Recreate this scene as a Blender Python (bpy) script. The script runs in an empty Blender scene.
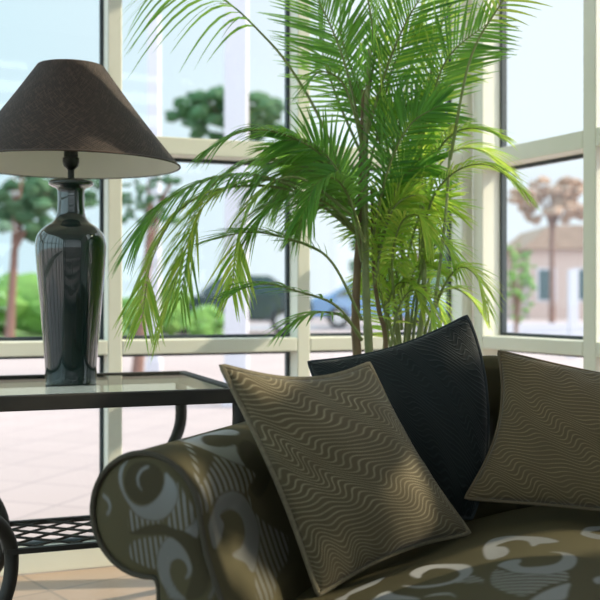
import bpy, math, random
import numpy as np
from mathutils import Vector, Matrix, noise
random.seed(7)
sc = bpy.context.scene
COL = sc.collection
F, Y0, H = 1000.0, 296.0, 0.93          # focal length in pixels, horizon row, eye height

def P(px, py, D):                        # a sight line taken from the photo, at its own distance
    return Vector(((px-300)/F*D, D, H+(Y0-py)/F*D))

# ------------------------------------------------------------------ materials
def new_mat(name):
    m = bpy.data.materials.new(name); m.use_nodes = True
    nt = m.node_tree; nt.nodes.clear()
    out = nt.nodes.new('ShaderNodeOutputMaterial')
    return m, nt, out
def N(nt, t, **kw):
    n = nt.nodes.new('ShaderNode'+t)
    for k, v in kw.items():
        if k in n.inputs: n.inputs[k].default_value = v
        else: setattr(n, k, v)
    return n
def L(nt, a, b): nt.links.new(a, b)
def rgba(c): return (c[0], c[1], c[2], 1)
def math_(nt, op, a, b=None, c=None):
    n = nt.nodes.new('ShaderNodeMath'); n.operation = op
    for i, x in enumerate((a, b, c)):
        if x is None: continue
        if isinstance(x, (int, float)): n.inputs[i].default_value = x
        else: nt.links.new(x, n.inputs[i])
    return n.outputs[0]
def mixc(nt, fac, a, b):
    n = nt.nodes.new('ShaderNodeMix'); n.data_type = 'RGBA'
    for i, x in ((0, fac), (6, a), (7, b)):
        if isinstance(x, (int, float)): n.inputs[i].default_value = x
        elif isinstance(x, tuple): n.inputs[i].default_value = rgba(x)
        else: nt.links.new(x, n.inputs[i])
    return n.outputs[2]
def simple(name, c, rough=.5, metal=0, var=.12, scale=12, bump=0, spec=.5, coat=0):
    m, nt, out = new_mat(name)
    b = N(nt, 'BsdfPrincipled', Roughness=rough, Metallic=metal)
    b.inputs['Specular IOR Level'].default_value = spec
    if coat: b.inputs['Coat Weight'].default_value = coat; b.inputs['Coat Roughness'].default_value = .04
    tc = N(nt, 'TexCoord'); nz = N(nt, 'TexNoise', Scale=scale, Detail=4.0)
    L(nt, tc.outputs['Object'], nz.inputs['Vector'])
    lo = tuple(x*(1-var) for x in c); hi = tuple(min(1, x*(1+var)) for x in c)
    L(nt, mixc(nt, nz.outputs[0], lo, hi), b.inputs['Base Color'])
    if bump:
        bp = N(nt, 'Bump', Strength=bump, Distance=.01); L(nt, nz.outputs[0], bp.inputs['Height']); L(nt, bp.outputs[0], b.inputs['Normal'])
    L(nt, b.outputs[0], out.inputs[0])
    return m
def glass_mat(name, tint, k, fres=False):
    m, nt, out = new_mat(name)
    tr = N(nt, 'BsdfTransparent'); tr.inputs[0].default_value = rgba(tint)
    gl = N(nt, 'BsdfGlossy', Roughness=0.0)
    mx = N(nt, 'MixShader'); mx.inputs[0].default_value = k
    if fres:
        fr = N(nt, 'Fresnel', IOR=1.5); ge = N(nt, 'NewGeometry')
        L(nt, math_(nt, 'MULTIPLY', fr.outputs[0], math_(nt, 'SUBTRACT', 1.0, ge.outputs['Backfacing'])), mx.inputs[0])
    L(nt, tr.outputs[0], mx.inputs[1]); L(nt, gl.outputs[0], mx.inputs[2]); L(nt, mx.outputs[0], out.inputs[0])
    return m

def leaf_mat(name, c1, c2, trans):
    m, nt, out = new_mat(name)
    at = N(nt, 'Attribute', attribute_name='tint')
    col = mixc(nt, at.outputs['Fac'], c1, c2)
    b = N(nt, 'BsdfPrincipled', Roughness=.38); L(nt, col, b.inputs['Base Color'])
    t = N(nt, 'BsdfTranslucent'); L(nt, mixc(nt, .25, col, (.75, .85, .1)), t.inputs[0])
    mx = N(nt, 'MixShader'); mx.inputs[0].default_value = trans
    L(nt, b.outputs[0], mx.inputs[1]); L(nt, t.outputs[0], mx.inputs[2]); L(nt, mx.outputs[0], out.inputs[0])
    return m

def wave_fabric(name, base, line, freq=92.0, amp=1.0, bump=.5, fac=.78):
    """woven cushion cloth with thin wavy contour lines (pattern lives in the 'pat' attribute, metres)"""
    m, nt, out = new_mat(name)
    at = N(nt, 'Attribute', attribute_name='pat')
    sp = N(nt, 'SeparateXYZ'); L(nt, at.outputs['Vector'], sp.inputs[0])
    n1 = N(nt, 'TexNoise', Scale=7.0, Detail=2.5); L(nt, at.outputs['Vector'], n1.inputs['Vector'])
    n2 = N(nt, 'TexNoise', Scale=16.0, Detail=0.0); L(nt, at.outputs['Vector'], n2.inputs['Vector'])
    n3 = N(nt, 'TexNoise', Scale=3.2, Detail=0.0); L(nt, at.outputs['Vector'], n3.inputs['Vector'])
    ph = math_(nt, 'ADD', math_(nt, 'ADD', math_(nt, 'MULTIPLY', sp.outputs[0], 66.0), math_(nt, 'MULTIPLY', sp.outputs[1], 38.0)), math_(nt, 'MULTIPLY', n3.outputs[0], 15.0))
    am = math_(nt, 'ADD', .75, math_(nt, 'MULTIPLY', math_(nt, 'SINE', math_(nt, 'ADD', math_(nt, 'MULTIPLY', sp.outputs[1], 30.0), math_(nt, 'MULTIPLY', sp.outputs[0], 17.0))), .6))
    s1 = math_(nt, 'MULTIPLY', math_(nt, 'SINE', ph), am)
    w = math_(nt, 'ADD', math_(nt, 'MULTIPLY', sp.outputs[1], freq*6.283),
              math_(nt, 'ADD', math_(nt, 'MULTIPLY', s1, 8.0*amp), math_(nt, 'MULTIPLY', n1.outputs[0], 9.0*amp)))
    ln = math_(nt, 'POWER', math_(nt, 'ADD', math_(nt, 'MULTIPLY', math_(nt, 'SINE', w), .5), .5), 5.0)
    ln = math_(nt, 'MULTIPLY', ln, math_(nt, 'ADD', .45, math_(nt, 'MULTIPLY', n2.outputs[0], .9)))
    fine = N(nt, 'TexNoise', Scale=420.0, Detail=1.0); L(nt, at.outputs['Vector'], fine.inputs['Vector'])
    col = mixc(nt, math_(nt, 'MULTIPLY', ln, fac), base, line)
    col = mixc(nt, math_(nt, 'MULTIPLY', fine.outputs[0], .35), col, tuple(x*.5 for x in base))
    b = N(nt, 'BsdfPrincipled', Roughness=.8); b.inputs['Specular IOR Level'].default_value = .25
    b.inputs['Sheen Weight'].default_value = .15
    L(nt, col, b.inputs['Base Color'])
    bp = N(nt, 'Bump', Strength=bump, Distance=.004); L(nt, ln, bp.inputs['Height']); L(nt, bp.outputs[0], b.inputs['Normal'])
    L(nt, b.outputs[0], out.inputs[0])
    return m

def sofa_fabric(name, base, dark, pale):
    """damask: per-vertex 'mask' = (pale, stripe, dark) motif weights; 'pat' = position on the cloth in metres"""
    m, nt, out = new_mat(name)
    at = N(nt, 'Attribute', attribute_name='pat'); mk = N(nt, 'Attribute', attribute_name='mask')
    sp = N(nt, 'SeparateXYZ'); L(nt, at.outputs['Vector'], sp.inputs[0])
    ms = N(nt, 'SeparateXYZ'); L(nt, mk.outputs['Vector'], ms.inputs[0])
    st = math_(nt, 'SINE', math_(nt, 'MULTIPLY', sp.outputs[2], 6.283/.0088))
    st = math_(nt, 'MULTIPLY', math_(nt, 'GREATER_THAN', st, -.1), ms.outputs[1])
    weave = N(nt, 'TexNoise', Scale=500.0, Detail=1.0); L(nt, at.outputs['Vector'], weave.inputs['Vector'])
    col = mixc(nt, ms.outputs[2], base, dark)
    col = mixc(nt, math_(nt, 'MULTIPLY', st, .8), col, pale)
    col = mixc(nt, ms.outputs[0], col, pale)
    col = mixc(nt, math_(nt, 'MULTIPLY', weave.outputs[0], .3), col, tuple(x*.6 for x in base))
    b = N(nt, 'BsdfPrincipled', Roughness=.62); b.inputs['Specular IOR Level'].default_value = .3
    satin = math_(nt, 'MAXIMUM', ms.outputs[0], st)     # the pale yarn is a satin weave, glossier than the ground
    L(nt, math_(nt, 'SUBTRACT', .75, math_(nt, 'MULTIPLY', satin, .33)), b.inputs['Roughness'])
    L(nt, math_(nt, 'ADD', .15, math_(nt, 'MULTIPLY', satin, .85)), b.inputs['Specular IOR Level'])
    L(nt, math_(nt, 'MULTIPLY', satin, .4), b.inputs['Sheen Weight']); b.inputs['Sheen Roughness'].default_value = .35
    L(nt, col, b.inputs['Base Color'])
    bp = N(nt, 'Bump', Strength=.15, Distance=.002); L(nt, weave.outputs[0], bp.inputs['Height']); L(nt, bp.outputs[0], b.inputs['Normal'])
    L(nt, b.outputs[0], out.inputs[0])
    return m

def tile_mat(name, c1, c2, grout, size, rot, rough=.45, var_scale=1.5):
    m, nt, out = new_mat(name)
    tc = N(nt, 'TexCoord'); mp = N(nt, 'Mapping'); mp.inputs['Rotation'].default_value = (0, 0, rot)
    L(nt, tc.outputs['Object'], mp.inputs['Vector'])
    br = N(nt, 'TexBrick'); br.offset = 0.0; br.inputs['Scale'].default_value = 1.0
    br.inputs['Brick Width'].default_value = size; br.inputs['Row Height'].default_value = size
    br.inputs['Mortar Size'].default_value = size*.018
    br.inputs['Color1'].default_value = rgba(c1); br.inputs['Color2'].default_value = rgba(c2); br.inputs['Mortar'].default_value = rgba(grout)
    L(nt, mp.outputs[0], br.inputs['Vector'])
    nz = N(nt, 'TexNoise', Scale=var_scale, Detail=4.0); L(nt, mp.outputs[0], nz.inputs['Vector'])
    b = N(nt, 'BsdfPrincipled', Roughness=rough)
    L(nt, mixc(nt, math_(nt, 'MULTIPLY', nz.outputs[0], .35), br.outputs[0], tuple(x*.65 for x in c2)), b.inputs['Base Color'])
    L(nt, b.outputs[0], out.inputs[0])
    return m

def woven_shade(name, c1, c2):
    m, nt, out = new_mat(name)
    at = N(nt, 'Attribute', attribute_name='pat')
    sp = N(nt, 'SeparateXYZ'); L(nt, at.outputs['Vector'], sp.inputs[0])
    nz = N(nt, 'TexNoise', Scale=30.0, Detail=2.0); L(nt, at.outputs['Vector'], nz.inputs['Vector'])
    wob = math_(nt, 'MULTIPLY', nz.outputs[0], 3.0)
    a = math_(nt, 'SINE', math_(nt, 'ADD', math_(nt, 'MULTIPLY', math_(nt, 'ADD', sp.outputs[0], sp.outputs[1]), 900.0), wob))
    c = math_(nt, 'SINE', math_(nt, 'ADD', math_(nt, 'MULTIPLY', math_(nt, 'SUBTRACT', sp.outputs[0], sp.outputs[1]), 900.0), wob))
    k = math_(nt, 'MULTIPLY', math_(nt, 'ADD', math_(nt, 'MAXIMUM', a, c), .6), .45)
    col = mixc(nt, k, c1, c2)
    for sg in (1, -1):                                # slubs along both thread directions
        u2 = math_(nt, 'ADD', sp.outputs[0], math_(nt, 'MULTIPLY', sp.outputs[1], float(sg)))
        v2 = math_(nt, 'ADD', sp.outputs[0], math_(nt, 'MULTIPLY', sp.outputs[1], float(-sg)))
        cb = N(nt, 'CombineXYZ'); L(nt, math_(nt, 'MULTIPLY', u2, 24.0), cb.inputs[0]); L(nt, math_(nt, 'MULTIPLY', v2, 190.0), cb.inputs[1])
        n3 = N(nt, 'TexNoise', Scale=1.0, Detail=1.0); L(nt, cb.outputs[0], n3.inputs['Vector'])
        col = mixc(nt, math_(nt, 'MULTIPLY', math_(nt, 'GREATER_THAN', n3.outputs[0], .60), .55), col, tuple(x*1.7 for x in c2))
    b = N(nt, 'BsdfPrincipled', Roughness=.7); L(nt, col, b.inputs['Base Color'])
    t = N(nt, 'BsdfTranslucent'); t.inputs[0].default_value = rgba(tuple(x*1.2 for x in c2))
    bp = N(nt, 'Bump', Strength=.5, Distance=.002); L(nt, k, bp.inputs['Height']); L(nt, bp.outputs[0], b.inputs['Normal'])
    mx = N(nt, 'MixShader'); mx.inputs[0].default_value = .06
    L(nt, b.outputs[0], mx.inputs[1]); L(nt, t.outputs[0], mx.inputs[2]); L(nt, mx.outputs[0], out.inputs[0])
    return m

M = dict(
    frame=simple('cream_frame_paint', (.80, .79, .68), .45, var=.03),
    darkframe=simple('dark_frame_paint', (.05, .055, .05), .5),
    gasket=simple('dark_gasket', (.035, .05, .06), .5),
    pane=glass_mat('window_glass', (.97, .99, .985), .035),
    tglass=glass_mat('green_table_glass', (.80, .90, .84), .1, True),
    ceil=simple('ceiling_paint', (.8, .8, .76), .8, var=.03),
    floor=tile_mat('floor_tile', (.46, .33, .245), (.39, .29, .225), (.29, .23, .185), .33, math.radians(52)),
    paving=tile_mat('outdoor_paving', (.50, .40, .405), (.46, .37, .375), (.34, .28, .29), .45, math.radians(20), .9, .35),
    grass=simple('lawn_grass', (.16, .27, .07), .9, var=.4, scale=3),
    path=simple('asphalt', (.33, .33, .38), .9, var=.1),
    iron=simple('black_iron', (.018, .015, .010), .62, 0, var=.3, scale=40, bump=.05),
    glaze=simple('dark_green_glaze', (.014, .028, .024), .07, 0, var=.35, scale=6, spec=.6, coat=.7),
    brass=simple('dark_brass', (.03, .035, .03), .35, .6),
    shade=woven_shade('woven_shade', (.022, .0145, .011), (.060, .041, .030)),
    lining=simple('shade_lining', (.84, .83, .76), .8, var=.04),
    sofa=sofa_fabric('damask', (.086, .074, .038), (.052, .044, .023), (.094, .095, .084)),
    cord=simple('piping_cord', (.05, .043, .026), .8),
    tan=wave_fabric('tan_wave_cloth', (.118, .092, .048), (.37, .32, .20), bump=.22),
    tan2=wave_fabric('tan_wave_cloth_right', (.105, .074, .034), (.26, .20, .105), fac=.75, bump=.25),
    navy=wave_fabric('dark_wave_cloth', (.0055, .009, .0085), (.014, .022, .021), fac=.9, bump=.4),
    tancord=simple('tan_cord', (.19, .16, .10), .8, scale=110, var=.5),
    navycord=simple('dark_cord', (.012, .018, .02), .7),
    tanedge=simple('tan_cord_dark', (.12, .085, .045), .8),
    wood=simple('dark_wood', (.06, .035, .02), .5),
    leafA=leaf_mat('palm_leaf', (.065, .27, .05), (.16, .46, .085), .55),
    leafB=leaf_mat('lit_palm_leaf', (.26, .55, .07), (.60, .72, .14), .58),  # lit copy of palm_leaf: backlit brightness put into the colour
    rachis=simple('palm_rachis', (.20, .25, .07), .5, var=.3),
    stemG=simple('palm_cane', (.27, .31, .12), .5, var=.45, scale=16),
    stemB=simple('palm_old_cane', (.24, .165, .09), .7, var=.4, scale=20),
    pot=simple('glazed_pot', (.22, .10, .06), .5),
    soil=simple('potting_soil', (.04, .028, .02), .95),
    bark=simple('pine_bark', (.20, .11, .09), .9, var=.3),
    crownA=simple('pine_needles', (.045, .11, .05), .85, var=.6, scale=3),
    crownB=simple('bush_leaves', (.14, .28, .06), .85, var=.5, scale=4),
    pink=simple('pink_render', (.50, .37, .33), .9, var=.06), crownC=simple('tan_leaves', (.36, .24, .18), .85, var=.35, scale=3),
    white=simple('white_render', (.60, .575, .64), .7, var=.03),
    carD=simple('dark_car_paint', (.03, .05, .055), .25, .3), carB=simple('blue_car_paint', (.16, .27, .45), .25, .3),
    carG=simple('dark_car_glass', (.03, .06, .07), .08), rubber=simple('tyre', (.02, .02, .02), .8), hub=simple('hubcap', (.5, .5, .52), .35, .7),
)

# ------------------------------------------------------------------ mesh building
class MB:
    def __init__(s): s.v = []; s.f = []; s.mi = []; s.at = {}
    def add(s, vs, fs, mi=0):
        o = len(s.v); s.v += [tuple(v) for v in vs]; s.f += [tuple(i+o for i in f) for f in fs]; s.mi += [mi]*len(fs)
        return o
    def obox(s, c, ax, ay, az, mi=0):        # centre and three half-axes
        c, ax, ay, az = map(Vector, (c, ax, ay, az))
        vs = [c+ax*i+ay*j+az*k for i in (-1, 1) for j in (-1, 1) for k in (-1, 1)]
        s.add(vs, [(0,1,3,2),(4,6,7,5),(0,4,5,1),(2,3,7,6),(0,2,6,4),(1,5,7,3)], mi)
    def box(s, lo, hi, mi=0):
        c = [(a+b)/2 for a, b in zip(lo, hi)]; h = [(b-a)/2 for a, b in zip(lo, hi)]
        s.obox(c, (h[0],0,0), (0,h[1],0), (0,0,h[2]), mi)
    def tube(s, pts, r, seg=8, mi=0, closed=False):
        pts = [Vector(p) for p in pts]; n = len(pts)
        rr = r if isinstance(r, (list, tuple)) else [r]*n
        up = None; rings = []
        for i, p in enumerate(pts):
            if closed: t = pts[(i+1) % n]-pts[i-1]
            else: t = pts[min(i+1, n-1)]-pts[max(i-1, 0)]
            t.normalize()
            if up is None:
                up = Vector((0,0,1)) if abs(t.z) < .9 else Vector((1,0,0))
            a = up-t*up.dot(t)
            if a.length < 1e-5: a = t.orthogonal()
            a.normalize(); b = t.cross(a); up = a
            rings.append([p+(a*math.cos(2*math.pi*k/seg)+b*math.sin(2*math.pi*k/seg))*rr[i] for k in range(seg)])
        fs = []
        for i in range(n if closed else n-1):
            for k in range(seg):
                j = (i+1) % n
                fs.append((i*seg+k, i*seg+(k+1) % seg, j*seg+(k+1) % seg, j*seg+k))
        if not closed: fs += [tuple(range(seg))[::-1], tuple((n-1)*seg+k for k in range(seg))]
        s.add([q for ring in rings for q in ring], fs, mi)
    def lathe(s, prof, c, seg=48, mi=0, cap=True):
        c = Vector(c); vs = []; fs = []
        for r, z in prof:
            vs += [c+Vector((r*math.cos(2*math.pi*k/seg), r*math.sin(2*math.pi*k/seg), z)) for k in range(seg)]
        for i in range(len(prof)-1):
            for k in range(seg): fs.append((i*seg+k, i*seg+(k+1) % seg, (i+1)*seg+(k+1) % seg, (i+1)*seg+k))
        if cap: fs += [tuple(range(seg))[::-1], tuple((len(prof)-1)*seg+k for k in range(seg))]
        s.add(vs, fs, mi)
    def extrude(s, poly, o, ex, ey, ez, a, b, mi=0):   # polygon in (ex,ey), swept along ez from a to b
        o, ex, ey, ez = map(Vector, (o, ex, ey, ez)); n = len(poly)
        vs = [o+ex*p[0]+ey*p[1]+ez*h for h in (a, b) for p in poly]
        s.add(vs, [tuple(range(n))[::-1], tuple(range(n, 2*n))]+[(i, (i+1) % n, n+(i+1) % n, n+i) for i in range(n)], mi)

INV = {}
def root_of(o):
    while o.parent: o = o.parent
    return o
def empty(name, loc, rz=0):
    o = bpy.data.objects.new(name, None); COL.objects.link(o); o.empty_display_size = .1
    o.location = loc; o.rotation_euler = (0, 0, rz)
    INV[o.name] = (Matrix.Translation(Vector(loc)) @ Matrix.Rotation(rz, 4, 'Z')).inverted()
    return o
def tag(o, label=None, cat=None, group=None, kind=None):
    for k, v in (('label', label), ('category', cat), ('group', group), ('kind', kind)):
        if v: o[k] = v
    return o
def thing(name, label, cat, loc, rz=0, group=None): return tag(empty(name, loc, rz), label, cat, group)
def build(mb, name, mats, parent=None, smooth=True, base=None, bevel=0, angle=35):
    me = bpy.data.meshes.new(name)
    mats = mats if isinstance(mats, (list, tuple)) else [mats]
    vs = np.array(mb.v, dtype=float).reshape(-1, 3)
    if parent is not None: inv = INV[root_of(parent).name]
    else: inv = Matrix.Translation(-Vector(base)) if base is not None else Matrix.Identity(4)
    A = np.array(inv); vs = vs @ A[:3, :3].T + A[:3, 3]
    me.from_pydata(vs.tolist(), [], mb.f)
    for m in mats: me.materials.append(m)
    me.polygons.foreach_set('material_index', mb.mi)
    for k, (typ, data) in mb.at.items():
        a = me.attributes.new(k, typ, 'POINT')
        a.data.foreach_set('vector' if typ == 'FLOAT_VECTOR' else 'value', np.asarray(data, dtype=np.float32).ravel())
    if smooth:
        me.polygons.foreach_set('use_smooth', [True]*len(me.polygons))
        me.set_sharp_from_angle(angle=math.radians(angle))
    me.update()
    o = bpy.data.objects.new(name, me); COL.objects.link(o)
    if parent is not None: o.parent = parent
    elif base is not None:
        o.location = base; INV[o.name] = inv
    else: INV[o.name] = inv
    if bevel:
        b = o.modifiers.new('bevel', 'BEVEL'); b.width = bevel; b.segments = 2; b.limit_method = 'ANGLE'
    return o

def spline(pts, n):
    pts = [Vector(p) for p in pts]; out = []
    m = len(pts)-1
    for i in range(n+1):
        t = i/n*m; k = min(int(t), m-1); u = t-k
        p0 = pts[max(k-1, 0)] if k > 0 else pts[0]*2-pts[1]
        p1, p2 = pts[k], pts[k+1]; p3 = pts[k+2] if k+2 <= m else pts[m]*2-pts[m-1]
        out.append(.5*((2*p1)+(p2-p0)*u+(2*p0-5*p1+4*p2-p3)*u*u+(3*p1-p0-3*p2+p3)*u**3))
    return out

# ------------------------------------------------------------------ the room
a20 = math.radians(20)
E = Vector((math.cos(a20), math.sin(a20), 0)); OUT = Vector((-math.sin(a20), math.cos(a20), 0))
W0 = Vector((-.939, 3.33, 0))                       # foot of the window wall, t = 0
CORNER = W0+E*1.716
a27 = math.radians(27)
Q = Vector((math.sin(a27), -math.cos(a27), 0)); QOUT = Vector((math.cos(a27), math.sin(a27), 0))
TL_ = W0-E*2.45; SIDE = -OUT
BL_ = TL_+SIDE*4.8
BR_ = CORNER+Q*5.4
CEIL = 3.2
ZL, ZU, ZT = H-.178, H+.5276, 2.95
wcount = [0]; tcount = [0]
def glazed_wall(side, o, e, out, posts, length, rails=((ZL, .025), (ZU, .031)), pw=.05, pd=.12, fm='frame'):
    mb = MB()                                       # curb below and header above the glass
    for lo, hi, d in ((0, .075, .06), (ZT, CEIL, .07)):
        mb.obox(o+e*(length/2)+out*d+Vector((0,0,(lo+hi)/2)), e*(length/2), out*d, (0,0,(hi-lo)/2))
    tag(build(mb, 'wall_'+side, M[fm], smooth=False, bevel=.004), kind='structure')
    for t in posts:
        tcount[0] += 1; mb = MB()
        mb.obox(o+e*t+out*(pd/2)+Vector((0,0,(ZT+.075)/2)), e*(pw/2), out*(pd/2), (0,0,(ZT-.075)/2))
        tag(build(mb, f'trim_{tcount[0]}', M[fm], smooth=False, bevel=.004), kind='structure')
    for t0, t1 in zip(posts[:-1], posts[1:]):
        wcount[0] += 1; a, b = t0+pw/2, t1-pw/2; c = o+e*((a+b)/2); hw = (b-a)/2
        mb = MB(); edges = [.075]
        for z, hh in rails:
            mb.obox(c+out*.05+Vector((0,0,z)), e*hw, out*.05, (0,0,hh)); edges += [z-hh, z+hh]
        edges.append(ZT)
        w = build(mb, f'window_{wcount[0]}', M[fm], smooth=False, bevel=.004); tag(w, kind='structure')
        INV[w.name] = Matrix.Identity(4)
        for k in range(0, len(edges), 2):
            lo, hi = edges[k], edges[k+1]; z = (lo+hi)/2
            g = MB(); g.obox(c+out*.098+Vector((0,0,z)), e*(hw-.004), out*.003, (0,0,(hi-lo)/2-.004))
            build(g, 'glass_pane', M['pane'], w, smooth=False)
            g = MB(); gw = .006
            for s in (-1, 1):
                g.obox(c+e*(s*(hw-gw))+out*.098+Vector((0,0,z)), e*gw, out*.012, (0,0,(hi-lo)/2))
                g.obox(c+out*.098+Vector((0,0,z+s*((hi-lo)/2-gw))), e*(hw-2*gw), out*.0115, (0,0,gw))
            build(g, 'gasket', M['gasket'], w, smooth=False)

glazed_wall('back', TL_, E, OUT, [.05, .72, 1.41, 2.10, 2.772, 3.4647, 4.147], 4.166)
glazed_wall('right', CORNER, Q, QOUT, [.035, .645, 1.27], 1.30, pw=.06)
glazed_wall('right_near', CORNER+Q*1.30, Q, QOUT, [.03, .97], 1.0, ((ZL, .025),), pw=.06)
for k in range(3):                                  # unseen wall panels towards the viewer, made solid to keep sun off the seat
    mb = MB(); mb.obox(CORNER+Q*(2.30+1.034*(k+.5))+QOUT*.075+Vector((0,0,CEIL/2)), Q*.517, QOUT*.075, (0,0,CEIL/2))
    tag(build(mb, ('wall_side', 'wall_side_middle', 'wall_side_far')[k], M['ceil'], smooth=False), kind='structure')
glazed_wall('left', BL_, -SIDE, -E, [.04, .84, 1.64, 2.44, 3.24, 4.04, 4.76], 4.8)
fe = (BR_-BL_); fl = fe.length; fe = fe.normalized()
glazed_wall('front', BL_, fe, Vector((fe.y, -fe.x, 0)), [.06]+[fl*k/8 for k in range(1, 8)]+[fl-.06], fl, [(.16+.12*k, .026) for k in range(7)]+[(1.02+.2*k, .034) for k in range(10)], pw=.12, fm='darkframe')
mb = MB(); poly = [TL_, BL_, BR_, CORNER]
mb.add([p+Vector((0,0,z)) for z in (-.12, 0) for p in poly], [(0,1,2,3)[::-1], (4,5,6,7), (0,1,5,4), (1,2,6,5), (2,3,7,6), (3,0,4,7)])
tag(build(mb, 'floor', M['floor'], smooth=False), kind='structure')
mb = MB()
cen = sum(poly, Vector())/4; pol2 = [cen+(p-cen)*1.06 for p in poly]
mb.add([p+Vector((0,0,z)) for z in (CEIL, CEIL+.15) for p in pol2], [(0,1,2,3)[::-1], (4,5,6,7), (0,1,5,4), (1,2,6,5), (2,3,7,6), (3,0,4,7)])
tag(build(mb, 'ceiling', M['ceil'], smooth=False), kind='structure')

# ------------------------------------------------------------------ outdoors
mb = MB(); mb.box((-90, -60, -.3), (90, 120, -.06)); tag(build(mb, 'ground', M['paving'], smooth=False), kind='structure')
mb = MB(); mb.box((-40, 20, -.06), (-4.2, 60, -.02)); tag(build(mb, 'lawn', M['grass'], smooth=False), kind='structure')
mb = MB(); mb.box((-90, 29, -.06), (90, 33, -.035)); tag(build(mb, 'road', M['path'], smooth=False), kind='structure')

def blob(mb, c, r, sq=(1, 1, .6), n=10, amp=.35, sub=2):
    import bmesh
    bm = bmesh.new(); bmesh.ops.create_icosphere(bm, subdivisions=sub, radius=1)
    off = Vector((random.random()*50, random.random()*50, random.random()*50))
    vs = []
    for v in bm.verts:
        k = 1+amp*noise.noise(v.co*2.2+off)+amp*.6*noise.noise(v.co*6+off)
        vs.append(Vector(c)+Vector((v.co.x*sq[0], v.co.y*sq[1], v.co.z*sq[2]))*(r*k))
    bm.verts.index_update()
    mb.add(vs, [tuple(v.index for v in f.verts) for f in bm.faces]); bm.free()
def leafy(mb, c, rx, rz, n, size, ry=None, flat=.7):
    """a crown of many separate leaf tufts"""
    ry = ry or rx
    for _ in range(n):
        while True:
            q = Vector((random.uniform(-1, 1), random.uniform(-1, 1), random.uniform(-1, 1)))
            if .25 < q.length < 1: break
        blob(mb, Vector(c)+Vector((q.x*rx, q.y*ry, q.z*rz)), size*random.uniform(.6, 1.3), (1, 1, .7), amp=.5, sub=1)
def tree(name, label, cat, px, D, ytop, ybot, wpx, mat, trunk_px, lean=0, n=40, group=None, cpx=None, ts=.11):
    c = P(px, Y0, D); base = Vector((c.x, D, -.06)); t = thing(name, label, cat, base, 0, group)
    top = P(px if cpx is None else cpx, ytop, D); bot = P(px if cpx is None else cpx, ybot, D); r = trunk_px/2*D/F
    mb = MB()
    mid = (top+bot)/2
    mb.tube(spline([base, base*.6+bot*.4+Vector((lean*.5, 0, 0)), bot, mid], 12), [r*(1.25-.06*i) for i in range(13)], 10)
    for k in range(4):
        a = random.uniform(0, 6.28); e = mid+Vector((math.cos(a)*wpx*D/F*.3, math.sin(a)*wpx*D/F*.2, (top.z-mid.z)*.5))
        mb.tube(spline([bot-Vector((0,0,.2)), (bot+e)/2+Vector((0,0,.05)), e], 6), [r*.6-r*.06*i for i in range(7)], 6)
    build(mb, 'trunk', M['bark'], t)
    mb = MB(); leafy(mb, mid, wpx*D/F/2, (top.z-bot.z)/2, n, wpx*D/F*ts)
    build(mb, 'crown', mat, t)
tree('pine_tree', 'umbrella pine with a flat spreading crown seen above the window transom', 'tree', 232, 36, 92, 140, 120, M['crownA'], 9, n=120, ts=.07)
tree('pine_tree', 'dark pine with a reddish trunk seen through the window left of the lamp', 'tree', 9, 20, 150, 240, 190, M['crownA'], 9, n=120, cpx=15, ts=.055)
tree('pine_tree', 'slim brown-trunked tree behind the drooping palm frond beside the lamp', 'tree', 137, 12.4, 168, 232, 70, M['crownA'], 10, n=60, cpx=150, ts=.07)
tree('garden_tree', 'green garden tree at the edge of the right-hand window', 'tree', 516, 19, 236, 325, 40, M['crownB'], 5, n=60, ts=.09)
tree('garden_tree', 'tan-leaved garden tree in the middle of the right-hand window', 'tree', 552, 23, 178, 222, 90, M['crownC'], 6, n=80, ts=.07)
tree('garden_tree', 'green tree far off behind the centre of the potted palm', 'tree', 400, 38, 215, 300, 110, M['crownA'], 8, n=40)
tree('garden_tree', 'added leafy tree, unseen right of the view, dappling the sun through the side window', 'tree', 1980, 2.5, -1250, -340, 820, M['crownB'], 60, n=95, ts=.05)  # out of view; added to break up the sun on sofa and cushions
c = P(575, Y0, 42); hs = thing('house', 'pinkish low house far off in the right-hand window', 'house', (c.x, 42, -.06))
mb = MB(); mb.box((c.x-1.9, 42, -.06), (c.x+5, 47, 2.9)); build(mb, 'wall', M['pink'], hs, smooth=False)
mb = MB(); mb.extrude([(-2.3, 2.9), (5.4, 2.9), (4.2, 3.9), (-1.1, 3.9)], (c.x, 44.5, 0), (1,0,0), (0,0,1), (0,1,0), -2.8, 2.8); build(mb, 'roof', M['crownC'], hs, smooth=False)
for k in range(4):
    mb = MB(); x = c.x-1.2+1.5*k; mb.box((x-.4, 41.95, .7), (x+.4, 42.02, 2.1)); fr_ = build(mb, 'window', M['white'], hs, smooth=False)
    mb = MB(); mb.box((x-.33, 41.93, .77), (x+.33, 41.96, 2.03)); build(mb, 'pane', M['carG'], fr_, smooth=False)
def bush(label, px, D, w, h, mat):
    c = P(px, Y0, D); base = Vector((c.x, D, -.05)); mb = MB()
    leafy(mb, base+Vector((0,0,h*.40)), w/2, h*.42, 34, w*.13, ry=.8)
    blob(mb, base+Vector((0,0,h*.45)), w*.4, (1, .7, h/w), amp=.3)
    tag(build(mb, 'bush', mat, base=base), label, 'bush', 'bushes on the lawn')
bush('low green bush on the lawn left of the lamp base', 32, 24, 3.0, 1.75, M['crownB'])
bush('pale green bush behind the drooping tip of the left palm frond', 155, 24, 1.9, 1.3, M['crownB'])
bush('green bush beside the dark car behind the palm', 203, 22, 1.0, .9, M['crownB'])
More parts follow.
